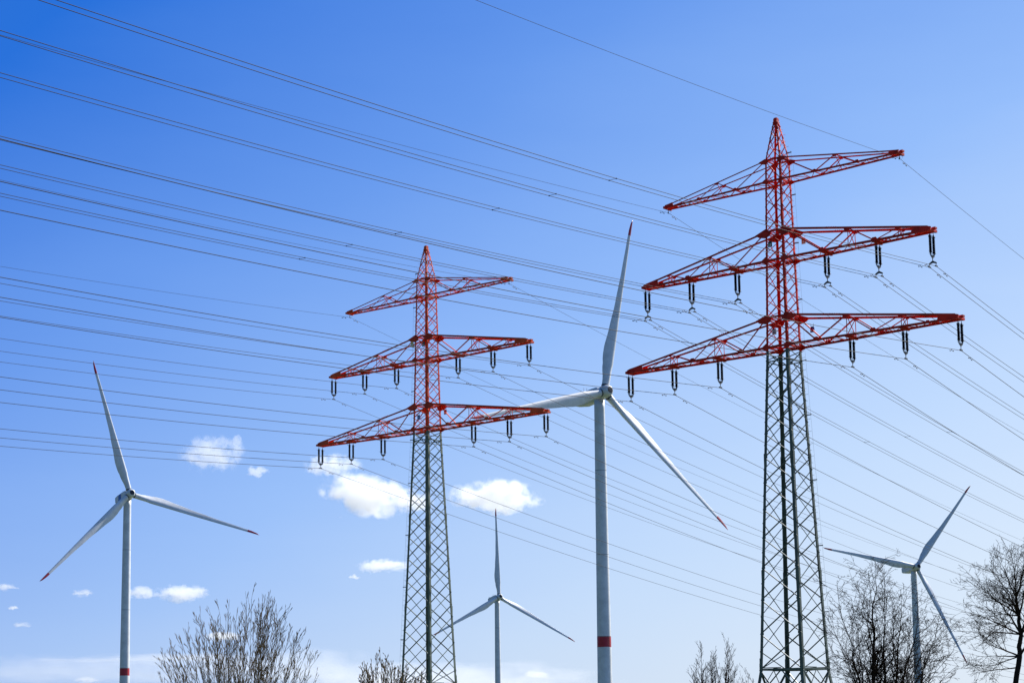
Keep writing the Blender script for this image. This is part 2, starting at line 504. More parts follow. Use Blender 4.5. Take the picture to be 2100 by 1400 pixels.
        for side in (-1, 1):
            nn = Vector((0, -side, 0))
            ch = MB(); cb = MB()
            for sg in (-1, 1):
                ch.angle(L(sg * hu, side * hu, zu), top(A - .25, side, sg), wu, nn)
                if k:
                    for s in ((5.9 if k == 1 else 6.0),):       # splice bolts
                        for j in range(5):
                            ch.box(top(s + .25 * j, side, sg) + Vector((0, 0, .075)), (.03, .03, .05))
            cb.angle(bot(A + .1, side, -1), bot(hl, side, -1), wl, nn)
            cb.angle(bot(hl, side, -1), bot(hl, side, 1), wl, nn)
            cb.angle(bot(hl, side, 1), bot(A + .1, side, 1), wl, nn)
            ch.build("upper_chord", paint2, ao)
            cb.build("lower_chord", paint2, ao)
        for s in HANG[k]:
            for sg in (-1, 1):
                hb = MB()
                p = (bot(s, -1, sg) + bot(s, 1, sg)) / 2
                wdt = (bot(s, 1, sg) - bot(s, -1, sg)).length
                hb.box(p + Vector((0, 0, -.07)), (.16, wdt + .16, .10))
                hb.plate([p + Vector((-.26, 0, -.02)) - Vector((0, wdt / 2, 0)), p + Vector((.26, 0, -.02)) - Vector((0, wdt / 2, 0)), p + Vector((.26, 0, -.02)) + Vector((0, wdt / 2, 0)), p + Vector((-.26, 0, -.02)) + Vector((0, wdt / 2, 0))], (0, 0, 1), .02)
                hb.build("hanger_beam", paint2, ao)
    # climbing safety line and its stand-offs
    sl = MB()
    c = ladder
    o = Vector((c[0], 0, 0))
    pts = []
    for i in range(40):
        z = ZG + 3 + (58.6 - ZG - 3) * i / 39
        pts.append(L(c[0] * hw(z), c[1] * hw(z), z) + o * .26)
    sl.tube(pts, .005, 4)
    for z in (12, 18.5, 25, 31.5, 37, 43.2, 49, 54, 58.4):
        p = L(c[0] * hw(z), c[1] * hw(z), z)
        sl.box(p + o * .15, (.3, .05, .06))
    sl.build("safety_line", M_GALV, root)
    # circuit plates
    for (s, t, z, col, mark, lab) in signs:
        sp = MB()
        p = L(s, t, z)
        sp.box(p, (.30, .03, .30), mi=0)
        sp.box(p + Vector((0, 0, .19)), (.22, .035, .08), mi=2)
        for q in mark:
            sp.box(p + Vector((q[0], -.024, q[1])), (q[2], .014, q[3]), mi=1)
            sp.box(p + Vector((q[0], .024, q[1])), (q[2], .014, q[3]), mi=1)
        sp.tube([p + Vector((-.1, 0, .22)), p + Vector((-.1, 0, .42))], .01, 4, 2)
        sp.tube([p + Vector((.1, 0, .22)), p + Vector((.1, 0, .42))], .01, 4, 2)
        so = sp.build("circuit_plate", [col[0], col[1], col[2]], root)
        so['label'] = lab
    return root

m_w = mat("plate_white", (.75, .75, .7), .5)
m_y = mat("plate_amber", (.6, .33, .04), .5)
m_dg = mat("plate_dark_green", (.01, .06, .05), .5)
m_db = mat("plate_blue", (.03, .10, .45), .5)
m_dk = mat("plate_dark", (.02, .02, .03), .5)
m_pr = mat("plate_red", (.45, .02, .08), .5)
m_yl = mat("plate_yellow", (.7, .6, .12), .5)
RING = [(0, .09, .16, .03), (0, -.09, .16, .03), (-.08, 0, .03, .18), (.08, 0, .03, .18)]
TWO = [(-.06, -.02, .05, .2), (.06, -.02, .05, .2)]
GRID = [(0, .05, .2, .03), (0, -.05, .2, .03), (-.05, 0, .03, .2), (.06, 0, .03, .2)]
BLK = [(0, 0, .18, .14)]

PYR = (27.2777, 178.6087, .7126); PYL = (-10.6061, 226.8639, .6946)
pyR = make_pylon(*PYR, "larger, nearer red lattice pylon with dark grey lower mast, right of the tallest turbine", M_RED, M_RED_EDGE, M_GREEN, (1, 1),
    [(2.05, 1.1, 49.0, (m_w, m_y, m_y), RING, "white plate with an amber ring"), (-.55, -1.03, 48.75, (m_dg, m_w, m_dg), TWO, "dark green plate with a white mark"),
     (2.6, 1.25, 39.9, (m_db, m_w, m_dk), BLK, "blue plate with a pale field"), (-.35, -1.1, 39.75, (m_w, m_pr, m_pr), GRID, "white plate with a crimson mark")])
pyL = make_pylon(*PYL, "smaller, farther orange red lattice pylon with green lower mast, left of the tallest turbine", M_ORANGE, M_ORANGE_EDGE, M_GREEN2, (-1, -1),
    [(-1.5, -1.1, 49.2, (m_yl, m_w, m_yl), BLK, "pale yellow plate"), (.4, -1.05, 49.0, (m_dg, m_w, m_dg), TWO, "dark green plate with a white mark"),
     (2.0, 1.2, 40.4, (m_pr, m_w, m_pr), BLK, "crimson plate with a white field"), (-.35, -1.2, 39.7, (m_db, m_w, m_dk), RING, "small blue plate with a white ring")])

# ------------------------------------------------------------------ insulators and conductors
def make_insulator_set(twin, drop):
    """double suspension set hanging from z = 0 down to the conductor clamp at -drop"""
    root = empty("insulator_set", (0, 0, 0))
    sp = .335 * K                                  # half spacing of the strings (along the line)
    top_l, ln = .13, drop - (.95 if twin else .68)
    for side in (-1, 1):
        st = MB(); y = side * sp * 1.0
        prof = [(.02, 0), (.02, -top_l), (.045, -top_l - .01), (.045, -top_l - .08)]
        n = 15; z = -top_l - .08; d = (ln - .1) / n
        for i in range(n):
            prof += [(.062, z), (.096, z - d * .5), (.094, z - d * .7), (.062, z - d * .78)]
            z -= d
        prof += [(.05, z), (.05, z - .08), (.02, z - .1), (.02, z - .2)]
        st.lathe([(r_, zz) for r_, zz in prof], 10, (0, y, 0))
        so = st.build("insulator_string", M_INS, root)
        for zz, up_ in ((-top_l - .1, 1), (z + .02, -1)):
            hn = MB()
            e = Vector((0, side, 0))
            b = Vector((0, y, zz))
            hn.tube([b, b + e * .12 + Vector((0, 0, .0)), b + e * .2 + Vector((0, 0, -.05 * up_)), b + e * .26 + Vector((0, 0, .03))], .009, 4)
            pts = [b + Vector((math.cos(a) * .12, side * -.02, math.sin(a) * .11 - .02)) for a in [R(q) for q in range(-60, 250, 34)]]
            hn.tube(pts, .008, 4)
            hn.build("arcing_horn", M_GALV, so)
    zy = -top_l - ln - .10
    yk = MB()
    yk.plate([(0, -sp - .05, zy), (0, sp + .05, zy), (0, sp + .05, zy - .05), (0, .05, zy - .2), (0, -.05, zy - .2), (0, -sp - .05, zy - .05)], (1, 0, 0), .03)
    yk.build("yoke_plate", M_GALV, root)
    if twin:
        zz = zy - .2
        lk = MB(); lk.tube([(0, 0, zz + .03), (0, 0, zz - .17)], .028, 6); lk.build("link", M_GALV, root)
        zz -= .16; ws = .34 * K
        y2 = MB()
        y2.plate([(-.06, 0, zz), (.06, 0, zz), (ws + .05, 0, zz - .13), (ws + .05, 0, zz - .19), (ws - .03, 0, zz - .19), (0, 0, zz - .13), (-ws + .03, 0, zz - .19), (-ws - .05, 0, zz - .19), (-ws - .05, 0, zz - .13)], (0, 1, 0), .035)
        y2.build("lower_yoke", M_GALV, root)
        for s in (-1, 1):
            cl = MB(); cl.tube([(s * ws, 0, zz - .17), (s * ws, 0, -drop + .03)], .02, 6)
            cl.box((s * ws, 0, -drop + .01), (.07, .26, .07)); cl.build("suspension_clamp", M_GALV, root)
    else:
        cl = MB(); cl.tube([(0, 0, zy - .18), (0, 0, -drop + .03)], .022, 6)
        cl.box((0, 0, -drop + .02), (.075, .28, .085)); cl.build("suspension_clamp", M_GALV, root)
    return root

DROP = {('R', 'm'): 3.485, ('R', 'l'): 3.022, ('L', 'm'): 2.914, ('L', 'l'): 3.007, ('R', 'g'): .465, ('L', 'g'): .465}
SPOS = {'g': [-13.711, 13.711], 'm': [-16.716, -10.987, -5.275, 5.275, 10.987, 16.716], 'l': [-19.178, -13.468, -7.723, 7.723, 13.468, 19.178]}
ZAR = {'g': zL[0], 'm': zL[1], 'l': zL[2]}
ORD = ["left tip", "second from left", "third from left", "third from right", "second from right", "right tip"]
WHO = {'R': "nearer pylon", 'L': "farther pylon"}
LEV = {'g': "top arm", 'm': "middle arm", 'l': "bottom arm"}
PY = {'R': PYR, 'L': PYL}

def pyl_pt(t, s, u, z, yaw2=None):
    X, Y, ph = PY[t]
    q = ph if yaw2 is None else yaw2
    return P3(X + math.cos(ph) * s + math.sin(q) * u, Y - math.sin(ph) * s + math.cos(q) * u, z)

for t in 'RL':
    for lv in 'ml':
        src = None
        for j, s in enumerate(SPOS[lv]):
            if src is None:
                o = src = make_insulator_set(t == 'R' and lv == 'm', DROP[(t, lv)] * K - .12)
            else:
                o = copy_tree(src)
            o.location = pyl_pt(t, s, 0, ZAR[lv]) + Vector((0, 0, -.12)); o.rotation_euler = (0, 0, -PY[t][2])
            tag(o, "dark double insulator set, %s of the %s on the %s" % (ORD[j], LEV[lv], WHO[t]), "insulator", "insulator sets hanging from the pylon arms")

WF = {'nearR': (0.7015, {'g': [(-0.06439, 0.1813), (-0.06027, 0.2361)], 'm': [(-0.06735, 0.2911), (-0.06408, 0.2641), (-0.06422, 0.2534), (-0.06624, 0.2613), (-0.06731, 0.2735), (-0.06798, 0.2852)], 'l': [(-0.06982, 0.3147), (-0.06994, 0.3148), (-0.07118, 0.3053), (-0.0718, 0.2613), (-0.07768, 0.2915), (-0.07558, 0.2898)]}),
      'nearL': (0.6995, {'g': [(-0.07154, 0.2702), (-0.06626, 0.3182)], 'm': [(-0.05964, 0.2851), (-0.0606, 0.2804), (-0.05989, 0.2848), (-0.0627, 0.267), (-0.06251, 0.2678), (-0.0615, 0.2747)], 'l': [(-0.06076, 0.2815), (-0.06079, 0.2816), (-0.0608, 0.2818), (-0.06257, 0.2706), (-0.06197, 0.2745), (-0.06207, 0.2735)]}),
      'farR': (0.6788, {'g': [(-0.17159, 0.236), (-0.16454, 0.2778)], 'm': [(-0.1734, 0.2684), (-0.17296, 0.2794), (-0.17444, 0.2753), (-0.17473, 0.2875), (-0.17391, 0.2795), (-0.17755, 0.2713)], 'l': [(-0.18035, 0.3396), (-0.17999, 0.3377), (-0.17926, 0.3012), (-0.18508, 0.33), (-0.18921, 0.3155), (-0.18992, 0.3036)]}),
      'farL': (0.6946, {'g': [(-0.18728, 0.2692), (-0.18231, 0.2133)], 'm': [(-0.17303, 0.252), (-0.1759, 0.2763), (-0.17537, 0.2643), (-0.18149, 0.2681), (-0.18204, 0.2797), (-0.18135, 0.258)], 'l': [(-0.1675, 0.2185), (-0.17031, 0.2324), (-0.17095, 0.2462), (-0.17725, 0.2551), (-0.17671, 0.2215), (-0.18023, 0.2481)]})}

def damper(mb, p, d):
    """Stockbridge damper under the wire at p, wire direction d"""
    d = d.normalized(); dn = Vector((0, 0, -1))
    c = p + dn * .085
    mb.box((p + c) / 2, (.03, .03, .09))
    a = c - d * .19 + dn * .02; b = c + d * .19 + dn * .02
    mb.tube([a, c, b], .008, 4)
    for e, sg in ((a, -1), (b, 1)):
        mb.tube([e - d * .075, e - d * .03, e + d * .03, e + d * .075], [.018, .032, .034, .02], 6)

spans = {'near': 290.0, 'far': 330.0}
spacer_pts = []
for t in 'RL':
    for lv in 'gml':
        for j, s in enumerate(SPOS[lv]):
            subs = (-.34, .34) if (t == 'R' and lv == 'm') else (0.0,)
            for ds in subs:
                z0 = ZAR[lv] - DROP[(t, lv)]
                def wp(u, t=t, lv=lv, j=j, s=s, ds=ds, z0=z0):
                    side = 'far' if u > 0 else 'near'
                    yw, W = WF[side + t]; b, c = W[lv][j]
                    return pyl_pt(t, s + ds, u, z0 + b * abs(u) + c * 1e-3 * u * u, yw if u else None)
                us = [-spans['near'] + 4.0 * i for i in range(int(spans['near'] / 4))]
                us += [-1.2, -.4, 0.0, .4, 1.2] + [4.0 * i for i in range(1, int(spans['far'] / 4))]
                us = sorted(set(us))
                base = wp(0.0)
                wm = MB()
                rad = {'g': .0115, 'm': .0160, 'l': .0182}[lv]
                wm.tube([wp(u) - base for u in us], rad, 6)
                nm = "earth_wire" if lv == 'g' else "conductor"
                o = wm.build(nm, M_EARTH if lv == 'g' else M_WIRE, None, smooth=True)
                o.location = base
                if lv == 'g':
                    lab = "thin earth wire under the %s tip of the top arm, %s" % (("left", "right")[j], WHO[t]); grp = "earth wires"
                elif len(subs) == 2:
                    lab = "%s wire of the twin pair under the %s insulator, middle arm, %s" % ("left" if ds < 0 else "right", ORD[j], WHO[t]); grp = "power line conductors"
                else:
                    lab = "single dark wire under the %s insulator, %s, %s" % (ORD[j], LEV[lv], WHO[t]); grp = "power line conductors"
                tag(o, lab, "earth wire" if lv == 'g' else "power line", grp)
                for u in ((-1.9, 1.9) if lv != 'g' else (-1.1, 1.1)):
                    dm = MB(); damper(dm, wp(u) - base, wp(u + .2) - wp(u))
                    dm.build("vibration_damper", M_GALV, o)
                if lv == 'g':
                    cm = MB(); cm.tube([(0, 0, DROP[(t, lv)] * K), (0, 0, .02)], .02, 6); cm.box((0, 0, 0), (.06, .2, .08))
                    lp = [Vector((math.cos(R(a)) * .2, .0, math.sin(R(a)) * .2 + .1)) for a in range(-80, 100, 30)]
                    cm.tube(lp, .006, 4)
                    cm.build("wire_clamp", M_GALV, o)
                if len(subs) == 2: spacer_pts.append((j, ds, wp))

seen = {}
for j, ds, wp in spacer_pts: seen.setdefault(j, []).append(wp)
for j, pr in seen.items():
    for u, word in ((-50.0, "left of the pylon"), (47.8, "right of the pylon")):
        if u > 48 and j > 2: continue
        a, b = pr[0](u), pr[1](u); mid = (a + b) / 2
        sm = MB(); sm.tube([a - mid, b - mid], .010, 6)
        for e in (a - mid, b - mid): sm.box(e, (.05, .05, .05))
        o = sm.build("bundle_spacer", M_INS); o.location = mid
        tag(o, "small spacer on the %s twin wires, middle arm, %s" % (ORD[j], word), "spacer", "spacers on the twin conductors")

# ------------------------------------------------------------------ wind turbines
def blade_sections(Rb, r0, r1, n):
    tab = [(0.0, 2.35, 1.0), (.03, 2.35, 1.0), (.07, 2.5, .82), (.13, 3.3, .5), (.19, 3.95, .36), (.24, 4.0, .3), (.35, 3.25, .25), (.5, 2.4, .22), (.7, 1.65, .19), (.85, 1.25, .2), (.93, 1.05, .2), (.975, .7, .22), (1.0, .15, .3)]
    def look(f, k):
        for a, b in zip(tab, tab[1:]):
            if f <= b[0]:
                w = (f - a[0]) / (b[0] - a[0]); w = w * w * (3 - 2 * w) * .5 + w * .5
                return a[k] + (b[k] - a[k]) * w
        return tab[-1][k]
    secs = []
    for i in range(n + 1):
        f = r0 + (r1 - r0) * i / n
        c = look(f, 1); th = look(f, 2) * c
        le = 1.2 + .10 * math.sin(min(1, f / .3) * math.pi / 2)
        if f > .15: le = 1.3 * (1 - ((f - .15) / .85) ** 1.15) + .12
        tw = R(17) * max(0, 1 - f / .55) ** 1.3 + R(3) - R(2) * f
        ring = []
        m = 22
        circ = max(0, min(1, (.13 - f) / .08))
        for q in range(m):
            a = 2 * math.pi * q / m
            xc = (math.cos(a) + 1) / 2            # 1 = leading edge
            yy = math.sin(a) * .5
            taper = (xc ** .75) * (1 - circ) + circ   # thin trailing edge
            if circ < 1: yv = yy * th * (circ + (1 - circ) * min(1.0, (.12 + 1.25 * xc ** .8) * (1.0)))
            else: yv = yy * th
            x = le - c + c * xc; y = yv + .0
            x2 = x * math.cos(tw) + y * math.sin(tw); y2 = -x * math.sin(tw) + y * math.cos(tw)
            ring.append((x2, y2, f * Rb))
        secs.append(ring)
    return secs

def blade_mesh(name, Rb, r0, r1, n, material, parent, open_root=False):
    mb = MB(); secs = blade_sections(Rb, r0, r1, n); m = len(secs[0])
    vs = [v for r_ in secs for v in r_]
    fs = []
    for i in range(len(secs) - 1):
        for j in range(m):
            a = i * m + j; b = i * m + (j + 1) % m
            fs.append((a, b, b + m, a + m))
    if open_root: fs.append(tuple(range((len(secs) - 1) * m, len(secs) * m)))
    mb.face_block(vs, fs)
    return mb.build(name, material, parent, smooth=True)

def make_turbine(H, psi, alpha, cone, tilt, da, label, band_z, band_h, top_r, base_r, stripe, overhang=3.0):
    H = Vector(H)
    n = Vector((math.sin(psi) * math.cos(tilt), -math.cos(psi) * math.cos(tilt), math.sin(tilt)))
    r_ = Vector((math.cos(psi), math.sin(psi), 0)); u = r_.cross(n)
    if u.z < 0: u = -u
    back = Vector((-math.sin(psi), math.cos(psi), 0))
    base = Vector((H.x, H.y, 0)) + back * overhang
    root = empty("wind_turbine", base, 0)
    tag(root, label, "wind turbine", "white three bladed wind turbines")
    ht = H.z - 2.3
    tw = MB()
    n_s = 40
    prof = [(base_r + (top_r - base_r) * (i / n_s) ** .92, ht * i / n_s) for i in range(n_s + 1)]
    tw.lathe(prof, 64)
    to = tw.build("tower", M_WHITE, root, smooth=True)
    def rad(z): return base_r + (top_r - base_r) * (z / ht) ** .92
    bd = MB(); bd.lathe([(rad(band_z) - .02, band_z), (rad(band_z) + .012, band_z), (rad(band_z + band_h) + .012, band_z + band_h), (rad(band_z + band_h) - .02, band_z + band_h)], 64)
    bd.build("red_band", M_TIP, to, smooth=False)
    for fz in (.27, .52, .78):                    # section flange joints
        z = ht * fz; fl = MB(); fl.lathe([(rad(z) - .02, z), (rad(z) + .018, z), (rad(z) + .018, z + .16), (rad(z) - .02, z + .16)], 64)
        fl.build("flange_ring", M_SEAM, to)
    # nacelle: axis frame; x = r_, y = -n direction (backwards), z = u
    Mx = Matrix((r_, -n, u)).transposed()          # columns
    Hl = H - base
    nb = bmesh.new()
    prof_n = [(1.3, 1.55, 1.6), (2.0, 1.9, 1.95), (4.0, 2.0, 2.05), (9.0, 2.0, 2.1), (13.2, 1.95, 2.0)]
    rings = []
    for yy, hwid, hh in prof_n:
        ring = []
        zt_, zb_ = hh + .0, -hh
        if yy > 9: zb_ = -hh + .9
        for qx, qz in ((-.8, 1), (.8, 1), (1, .75), (1, -.6), (.7, -1), (-.7, -1), (-1, -.6), (-1, .75)):
            z = qz * (zt_ if qz > 0 else -zb_)
            ring.append(nb.verts.new(Mx @ Vector((qx * hwid, yy, z)) + Hl))
        rings.append(ring)
    for a, b in zip(rings, rings[1:]):
        for i in range(8): nb.faces.new((a[i], a[(i + 1) % 8], b[(i + 1) % 8], b[i]))
    nb.faces.new(rings[0][::-1]); nb.faces.new(rings[-1])
    bmesh.ops.recalc_face_normals(nb, faces=nb.faces)
    bmesh.ops.bevel(nb, geom=[e for e in nb.edges], offset=.12, segments=2, affect='EDGES')
    me = bpy.data.meshes.new("nacelle"); nb.to_mesh(me); nb.free(); me.materials.append(M_WHITE)
    na = bpy.data.objects.new("nacelle", me); COL.objects.link(na); na.parent = root
    rf = MB()                                      # rear vent, dark
    rf.box(Mx @ Vector((0, 13.23, -.1)) + Hl, (2.6, .06, 1.8), Mx)
    rf.build("rear_vent", M_DARK, na)
    if stripe:
        for sx in (-1, 1):
            st = MB(); st.box(Mx @ Vector((sx * 2.02, 7.2, .1)) + Hl, (.05, 3.2, 3.0), Mx)
            st.build("blue_panel", M_BLUE, na)
    for yy, hh in ((8.6, 1.7), (10.0, 2.2), (11.4, 1.7)):
        ms = MB(); p = Mx @ Vector((.5, yy, 2.0)) + Hl; ms.tube([p, p + Vector((0, 0, hh))], .06, 5); ms.build("antenna", M_SEAM, na)
    ms = MB()
    p = Mx @ Vector((0, 13.0, 2.0)) + Hl; ms.tube([p, p + Vector((0, 0, .8)), p + Vector((0, 0, .8)) - n * 2.2], .08, 5)
    ms.box(p - n * 2.2 + Vector((0, 0, 1.0)), (.4, .4, .6))
    ms.build("weather_mast", M_SEAM, na)
    # hub
    Mh = Matrix((r_, u, n)).transposed()           # z axis = n
    hb = MB()
    hb.lathe([(1.4, -1.7), (1.75, -1.5), (1.95, -.6), (1.95, .7), (1.85, 1.5), (1.6, 2.3), (1.2, 2.75), (1.05, 2.8)], 32, Hl, Mh)
    ho = hb.build("hub", M_WHITE, root, smooth=True)
    ns = MB(); ns.lathe([(1.0, 2.6), (1.04, 2.84), (.98, 2.86), (.5, 2.87), (.02, 2.87)], 28, Hl, Mh)
    ns.build("nose_opening", M_DARK, ho)
    gp = MB(); gp.lathe([(1.7, -2.0), (1.7, -1.4)], 32, Hl, Mh); gp.build("shaft_seal", M_DARK, ho)
    for i in range(3):
        a = alpha + i * 2 * math.pi / 3 + R(da[i])
        rad_d = (r_ * math.sin(a) + u * math.cos(a)) * math.cos(cone) + n * math.sin(cone)
        rad_d.normalize()
        tang = (r_ * math.cos(a) - u * math.sin(a)).normalized()
        nor = rad_d.cross(tang).normalized()
        Mb = Matrix((tang, nor, rad_d)).transposed()
        if Mb.determinant() < 0: Mb = Matrix((tang, -nor, rad_d)).transposed()
        # LE must tilt upwind: flip the section normal if needed
        bo = blade_mesh("blade", 60.0, .022, .907, 40, M_WHITE, root)
        bo.matrix_parent_inverse = Matrix.Identity(4)
        bo.matrix_local = Matrix.Translation(Hl) @ Mb.to_4x4()
        blade_mesh("blade_tip", 60.0, .907, 1.0, 10, M_TIP, bo, True)
        cl = MB(); cl.lathe([(1.2, 1.75), (1.26, 1.8), (1.26, 2.35), (1.2, 2.4)], 28)
        cl.build("root_collar", M_COLLAR, bo)
    return root

make_turbine((-166.1, 785.7, 101.9), R(32.1), R(-14.5), R(6.2), R(8.5), (-1.85, 1.42, .43), "white wind turbine at the far left with a blue panel on its nacelle", 23.7, 3.1, 1.62, 2.25, True)
make_turbine((28.9, 556.4, 102.5), R(38.9), R(15.2), R(4.7), R(7.2), (.06, -.07, .01), "tallest wind turbine, between the two pylons, with a red band on its tower", 24.0, 3.3, 1.62, 2.35, False, 2.4)
make_turbine((-9.8, 1213.9, 84.2), R(26.4), R(1.3), R(6.2), R(8.8), (-1.46, .22, 1.24), "smallest and farthest wind turbine, one blade upright below the white cloud", 5, 3, 1.6, 2.2, False)
make_turbine((225.1, 1016.9, 84.6), R(17.6), R(38.4), R(4.2), R(6.5), (.46, -.83, .38), "wind turbine behind the bare tree at the right, one blade pointing up right", 5, 3, 1.6, 2.6, False)


# ------------------------------------------------------------------ bare trees and bushes
def at(px, py, D):
    """world point at depth D seen at a position of the 2100 x 1400 survey picture"""
    X = (px - 1050.0) / 3739.6; Y = (954.8 - py) / 3739.6
    c, s_ = math.cos(ROLL), math.sin(ROLL)
    X, Y = X * c + Y * s_, -X * s_ + Y * c
    yy = math.cos(PITCH) - Y * math.sin(PITCH); zz = math.sin(PITCH) + Y * math.cos(PITCH)
    return Vector((X / yy * D, D, EYE + zz / yy * D))

M_BARK = mat("dark_bark", (.028, .020, .015), .95, var=.4, scale=6, spec=.05)
M_BARK2 = mat("willow_bark", (.08, .062, .03), .95, var=.4, scale=6, spec=.05)
M_TWIG = mat("twig_bark", (.055, .034, .021), .95, var=.3, scale=3, spec=.05)
M_TWIG2 = mat("olive_twig_bark", (.125, .088, .042), .95, var=.3, scale=3, spec=.05)

def branch(mb, rng, p, d, ln, r, level, cfg):
    n = max(3, min(7, int(ln / cfg['seg'])))
    pts = [p.copy()]; dirs = [d.copy()]; q = p.copy()
    for i in range(n):
        d = (d + Vector((rng.gauss(0, 1), rng.gauss(0, 1), rng.gauss(0, 1))) * cfg['wob'] + Vector((0, 0, cfg['up']))).normalized()
        q = q + d * (ln / n); pts.append(q.copy()); dirs.append(d.copy())
    rt = max(cfg['rmin'], r * .35)
    rr = [r + (rt - r) * i / n for i in range(n + 1)]
    rr[-1] = rt * .6
    mb.tube(pts, rr, 5 if r > .03 else 3, cap=False)
    if cfg.get('bud') and level >= cfg['levels'] - 1 and rng.random() < .6:
        mb.tube([pts[-1] - d * .02, pts[-1] + d * .03, pts[-1] + d * .09], [cfg['rmin'], cfg['rmin'] * 2.2, .001], 3, cap=False)
    if level >= cfg['levels'] or ln < cfg['minlen']: return
    k = max(2, int(ln / cfg['gap'][level] + rng.random()))
    for i in range(k):
        f = cfg['bare'] + (1 - cfg['bare']) * (i + rng.random() * .8) / k
        idx = min(n - 1, int(f * n)); w = f * n - idx
        s = pts[idx].lerp(pts[idx + 1], min(1, w)); dd = dirs[idx + 1]
        ax = dd.orthogonal().normalized(); ax = Quaternion(dd, rng.random() * 2 * math.pi) @ ax
        nd = (Quaternion(ax, R(rng.uniform(*cfg['ang']))) @ dd).normalized()
        l2 = ln * cfg['ratio'] * (1.15 - .75 * f) * rng.uniform(.6, 1.25)
        branch(mb, rng, s, nd, l2, max(cfg['rmin'], (r + (rt - r) * f) * .62), level + 1, cfg)

def stem_path(rng, a, b, bow, n=12, wob=.06):
    a = Vector(a); b = Vector(b)
    c = Vector((a.x + (b.x - a.x) * bow, a.y + (b.y - a.y) * bow, a.z + (b.z - a.z) * .5))
    pts = []; off = Vector()
    for i in range(n + 1):
        t = i / n
        off += Vector((rng.gauss(0, 1), rng.gauss(0, 1), rng.gauss(0, .4))) * wob * min(1.0, (b - a).length / 6) * (1 if 0 < i < n else 0)
        pts.append(a * (1 - t) ** 2 + c * 2 * t * (1 - t) + b * t * t + off * (1 - t) * t * 3)
    return pts

def make_tree(name, label, cat, base, stems, r0, cfg, seed, bark, twig, group=None, trunk_levels=1):
    rng = random.Random(seed)
    base = Vector(base)
    root = empty(name, base); tag(root, label, cat, group)
    tk = MB(); cr = MB()
    for st_ in stems:
        origin, tip, r, bow, dens = st_[:5]; rend = st_[5] if len(st_) > 5 else 0.0
        o = Vector(origin) - base; t = Vector(tip) - base
        pts = stem_path(rng, o, t, bow, 14, cfg.get('swob', .05))
        ln = (t - o).length; n = len(pts) - 1
        rr = [max(cfg['rmin'] * 1.2, rend + (r - rend) * (1 - i / n) ** 1.05) for i in range(n + 1)]
        cut = next((i for i, q in enumerate(rr) if q < r0 * .3), n)
        cut = max(2, min(cut, n))
        tk.tube(pts[:cut + 1], rr[:cut + 1], 8, cap=False)
        if cut < n: cr.tube(pts[cut:], rr[cut:], 5, cap=False)
        k = int(ln * dens)
        for i in range(k):
            f = cfg['start'] + (1 - cfg['start']) * (i + rng.random()) / k
            idx = min(n - 1, int(f * n)); s = pts[idx].lerp(pts[idx + 1], f * n - idx)
            dd = (pts[idx + 1] - pts[idx]).normalized()
            ax = Quaternion(dd, rng.random() * 2 * math.pi) @ dd.orthogonal().normalized()
            nd = (Quaternion(ax, R(rng.uniform(*cfg['ang']))) @ dd).normalized()
            l2 = (cfg['reach'] if 'reach' in cfg else ln * cfg['side']) * (1.05 - cfg.get('fall', .6) * f) * rng.uniform(.5, 1.35)
            branch(cr, rng, s, nd, l2, max(cfg['rmin'], rr[idx] * .55), 1, cfg)
    tk.build("trunk", bark, root, smooth=True)
    cr.build("crown", twig, root)
    return root

def gz(p): return Vector((p.x, p.y, 0))
rg = random.Random(5)
def jit(p, d): return p + Vector((0, rg.uniform(-d, d), 0))

# tall bare tree in front of the right-hand turbine
D = 62.0
cfgA = dict(seg=.26, wob=.11, up=.02, rmin=.0055, levels=4, minlen=.15, gap=[.22, .19, .15, .12], bare=.18, ang=(28, 58), ratio=.5, start=.36, side=.30, swob=.09, reach=1.2, fall=.42)
bA = gz(at(1815, 1400, D))
def st(x0, x1, y1, r, bow=.35, dens=3.9, z0=0.0, D_=D, dj=.9):
    o = gz(at(x0, 1400, D_)); o.z = z0
    return (o, jit(at(x1, y1, D_), dj), r * 1.3, bow, dens)
rA = random.Random(77)
stA = [st(1794, 1797, 1148, .085, .22, 5), st(1806, 1820, 1168, .055, .22), st(1804, 1722, 1190, .045, .22), st(1800, 1704, 1262, .036, .22), st(1812, 1852, 1205, .055, .22),
     st(1820, 1890, 1222, .055, .22), st(1835, 1918, 1258, .05, .22), st(1840, 1956, 1330, .036, .22), st(1798, 1730, 1320, .03, .22), st(1796, 1760, 1190, .042, .22),
     st(1845, 1872, 1280, .036, .22), st(1798, 1708, 1362, .026, .22, 4)]
for x_, y_ in ((1780, 1170), (1740, 1225), (1836, 1240), (1870, 1250), (1905, 1300), (1930, 1290), (1775, 1230), (1812, 1210), (1750, 1270), (1850, 1300), (1720, 1300), (1890, 1350), (1965, 1365)):
    stA.append(st(1806 + (x_ - 1806) * .28, x_, y_, .034, .25, 4.2))
make_tree("bare_tree", "bare many stemmed tree in front of the turbine right of the nearer pylon", "tree", bA, stA, .075, cfgA, 11, M_BARK, M_TWIG)

